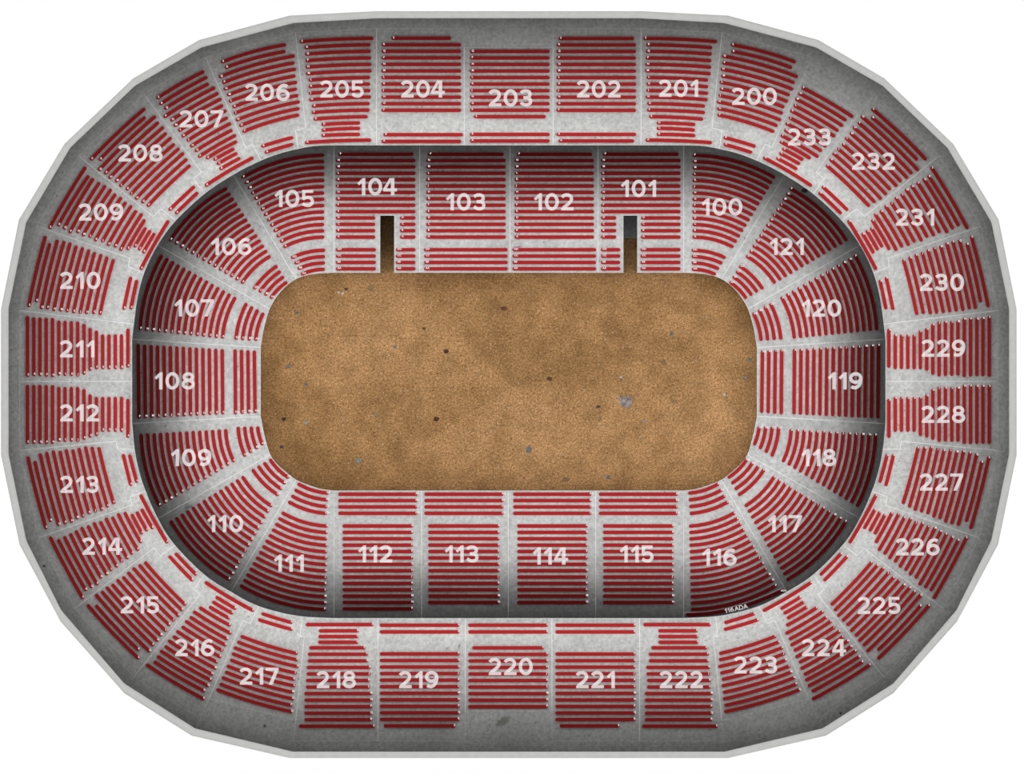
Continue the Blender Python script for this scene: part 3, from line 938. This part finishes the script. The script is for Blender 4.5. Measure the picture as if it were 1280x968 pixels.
STONES = [
    (781.3, 502.3, 8, 7, 1.6, 'slab', 'largest flat grey stone slab on the dirt, square topped'),
    (660.9, 562.2, 3.8, 4.6, 2.2, 'blue', 'pale grey rounded stone on the dirt in front of section 114'),
    (448.2, 575.7, 4.4, 3.2, 2, 'grey', 'oval grey stone on the dirt in front of section 112'),
    (557.6, 439.4, 3.4, 2.9, 2, 'brown', 'dark brown clod on the dirt, nearest below section 103'),
    (545.3, 524.2, 4, 3.2, 2, 'brown', 'dark brown clod on the dirt above section 113'),
    (529.7, 410.9, 2.1, 1.9, 1.4, 'brown', 'tiny brown clod on the dirt below section 103'),
    (686.9, 473.8, 3.6, 3.0, 2, 'brown', 'brown clod near the middle of the dirt floor'),
    (463.8, 360.4, 3, 4, 2, 'tan', 'tan stone on the dirt just below the mouth of the left tunnel'),
    (423.4, 365.4, 1.7, 1.6, 1.2, 'white', 'small white pebble on the dirt, first of a close pair'),
    (428.6, 366.8, 1.8, 1.7, 1.2, 'white', 'small white pebble on the dirt, second of a close pair'),
    (432.5, 361.4, 2.3, 1.8, 1.4, 'dark', 'dark grey pebble just above the pair of white pebbles'),
    (371.5, 390.8, 2, 1.7, 1.3, 'blue', 'blue grey pebble on the dirt beside section 106'),
    (361, 458.2, 3.2, 2.4, 1.6, 'blue', 'blue grey stone on the dirt beside section 108'),
    (382.4, 528.4, 3, 2.4, 1.6, 'grey', 'light grey stone on the dirt beside section 109'),
    (354.5, 524.4, 3.2, 2.0, 1.6, 'dark', 'dark stone on the dirt, nearest to section 109'),
    (352.2, 559, 2.6, 1.9, 1.4, 'dark', 'dark pebble on the dirt in the corner by section 110'),
    (469.8, 518.8, 3.6, 3.2, 1.6, 'tan', 'flat tan stone on the left half of the dirt floor'),
    (382.3, 481, 2.4, 2.0, 1.3, 'blue', 'dull blue grey pebble in front of section 108'),
    (493.2, 434, 1.8, 2.2, 1.2, 'blue', 'small blue grey pebble on open dirt below section 104'),
    (829.3, 453.7, 4.2, 2.8, 1.6, 'tan', 'oval tan stone on the right half of the dirt floor'),
    (930.5, 472.3, 3.2, 2.6, 1.8, 'grey', 'grey pebble on the dirt close to section 119'),
    (936.2, 449.9, 2.6, 2.3, 1.6, 'grey', 'grey pebble on the dirt between sections 119 and 120'),
    (747.8, 508.6, 2.8, 1.6, 1.2, 'dark', 'thin dark stone chip left of the large slab'),
    (748.4, 524, 4, 3, 1.4, 'tan', 'curved tan stone on the dirt below the thin dark chip'),
    (707.3, 599.4, 4.8, 2.8, 1.6, 'tan', 'tan stone on the dirt just above section 114'),
    (759.4, 596.7, 4.6, 2.6, 1.6, 'slab', 'pinkish grey stone on the dirt just above section 115'),
    (839.7, 416.9, 2.4, 2.6, 1.4, 'blue', 'blue grey pebble on the dirt below section 101'),
    (776, 471.8, 1.9, 1.4, 1, 'white', 'small white pebble on the dirt above the large slab'),
    (905.7, 493.9, 2, 1.8, 1.2, 'white', 'small pale pebble on the dirt in front of section 119'),
    (630, 385.8, 4, 2.8, 1.6, 'brown', 'brown clod on the dirt below the line between 103 and 102'),
    (842, 502, 3.6, 3.2, 1.4, 'tan', 'round tan stone on the dirt right of the large slab'),
    (804.5, 527, 3.6, 1.4, 1, 'slab', 'flat pale chip on the dirt below the large slab'),
]
for i, (x, y, rx, ry, h, mk, lab) in enumerate(STONES):
    me = stone_mesh(rx, ry, h, i + 3, pts=slab_pts if i == 0 else None)
    o = bpy.data.objects.new('stone', me)
    me.materials.append(MS[mk])
    COL.objects.link(o)
    o.location = W(x, y, Z_DIRT)
    tag(o, lab, 'stone', 'stones lying on the dirt floor')

# ------------------------------------------------------------------ light
def area_lamp(name, x, y, z, sx, sy, power, rot=0.0, spread=180.0, tilt=None):
    ld = bpy.data.lights.new(name, 'AREA')
    ld.shape = 'RECTANGLE'
    ld.size = sx * S
    ld.size_y = sy * S
    ld.energy = power
    ld.spread = math.radians(spread)
    lo = bpy.data.objects.new(name, ld)
    COL.objects.link(lo)
    lo.location = W(x, y, z)
    lo.rotation_euler = (0, 0, rot)
    return lo

SKY = 0.03
w = bpy.data.worlds.new('sky')
scene.world = w
w.use_nodes = True
nt = w.node_tree
nt.nodes.clear()
wo = nt.nodes.new('ShaderNodeOutputWorld')
bg = nt.nodes.new('ShaderNodeBackground')
tc = nt.nodes.new('ShaderNodeTexCoord')
sp = nt.nodes.new('ShaderNodeSeparateXYZ')
nt.links.new(tc.outputs['Generated'], sp.inputs[0])
rp = nt.nodes.new('ShaderNodeValToRGB')
rp.color_ramp.elements[0].position = 0.0
rp.color_ramp.elements[0].color = (1, 1, 1, 1)
rp.color_ramp.elements[1].position = 0.02
rp.color_ramp.elements[1].color = (SKY, SKY, SKY * 1.0, 1)
nt.links.new(sp.outputs['Z'], rp.inputs[0])
nt.links.new(rp.outputs[0], bg.inputs['Color'])
nt.links.new(bg.outputs[0], wo.inputs['Surface'])

# invented fill lights over floor and lower benches, in strips that follow the oval
def offset_path(d):
    pts = []
    n = len(OVAL_OUT)
    for i in range(n):
        a, b = OVAL_OUT[i - 1], OVAL_OUT[(i + 1) % n]
        dx, dy = b[0] - a[0], b[1] - a[1]
        L = math.hypot(dx, dy) or 1
        p = OVAL_OUT[i]
        nx, ny = dy / L, -dx / L
        if (p[0] - 636) * nx + (p[1] - 477) * ny < 0:
            nx, ny = -nx, -ny
        pts.append((p[0] + nx * d, p[1] + ny * d))
    return pts
K_LAMP = 3.14159    # watts per square metre of lamp for unit radiance
LOW_L, LOW_H, LOW_D, NS, LOW_SPREAD = 0.85, 58.0, 60.0, 13, 124.0
inner = offset_path(-LOW_D)
ya, yb = min(p[1] for p in inner), max(p[1] for p in inner)
for k in range(NS):
    y0, y1 = ya + (yb - ya) * k / NS, ya + (yb - ya) * (k + 1) / NS
    ym = (y0 + y1) / 2
    xs_ = []
    for i in range(len(inner)):
        p, q = inner[i - 1], inner[i]
        if (p[1] > ym) != (q[1] > ym):
            xs_.append(p[0] + (q[0] - p[0]) * (ym - p[1]) / (q[1] - p[1]))
    x0, x1 = min(xs_), max(xs_)
    area_lamp('arena_fill_light', (x0 + x1) / 2, ym, Z_LOW + LOW_H, x1 - x0, y1 - y0, LOW_L * K_LAMP * (x1 - x0) * (y1 - y0) * S * S, 0.0, LOW_SPREAD)

# unseen rings of light added to grade the upper tier from lip to wall
def fill_ring(d0, d1, z, rad, NL, spread=180.0, ends=0.0):
    path = offset_path((d0 + d1) / 2)
    path.append(path[0])
    cum = [0.0]
    for i in range(len(path) - 1):
        cum.append(cum[-1] + math.hypot(path[i + 1][0] - path[i][0], path[i + 1][1] - path[i][1]))
    for k in range(NL):
        s = (k + 0.5) * cum[-1] / NL
        i = min(max(j for j in range(len(cum)) if cum[j] <= s), len(path) - 2)
        t_ = (s - cum[i]) / (cum[i + 1] - cum[i] + 1e-9)
        a, b = path[i], path[i + 1]
        x, y = a[0] + (b[0] - a[0]) * t_, a[1] + (b[1] - a[1]) * t_
        ang = math.atan2(-(b[1] - a[1]), b[0] - a[0])
        Ls = cum[-1] / NL
        f = 1 + ends * abs(math.sin(ang))
        area_lamp('upper_tier_fill_light', x, y, z, Ls, d1 - d0, f * rad * K_LAMP * Ls * (d1 - d0) * S * S, ang, spread)
UP_H = 38.0
for d0, d1, rad, sprd in ((-4, 22, 1.72, 150), (20, 60, 0.85, 180), (60, 100, 0.9, 180)):
    fill_ring(d0, d1, Z_UP + UP_H, rad, 40, sprd)
fill_ring(100, 150, Z_UP + 34, 0.19, 40, 180, 0.55)

# made-up light strips above the outer wall, added to brighten its top
RIM_L = 1.27
n_ = len(WALL_IN)
for i in range(n_):
    a, b = WALL_IN[i - 1], WALL_IN[i]
    c, d = WALL_OUT[i - 1], WALL_OUT[i]
    p, q = ((a[0] + c[0]) / 2, (a[1] + c[1]) / 2), ((b[0] + d[0]) / 2, (b[1] + d[1]) / 2)
    L = math.hypot(q[0] - p[0], q[1] - p[1])
    area_lamp('wall_top_fill_light', (p[0] + q[0]) / 2, (p[1] + q[1]) / 2, Z_WALL + 5, L + 6, 14, RIM_L * K_LAMP * (L + 6) * 14 * S * S, math.atan2(-(q[1] - p[1]), q[0] - p[0]))

# ------------------------------------------------------------------ camera and view
cam = bpy.data.cameras.new('overhead_camera')
cam.type = 'ORTHO'
cam.ortho_scale = 128.0
cam.clip_end = 500
co = bpy.data.objects.new('overhead_camera', cam)
COL.objects.link(co)
co.location = (0, 0, 120)
scene.camera = co
scene.view_settings.view_transform = 'Standard'
scene.view_settings.look = 'None'
scene.view_settings.exposure = 0
scene.view_settings.gamma = 1
scene.cycles.max_bounces = 4
scene.cycles.diffuse_bounces = 2
scene.cycles.transparent_max_bounces = 8
scene.cycles.use_denoising = True
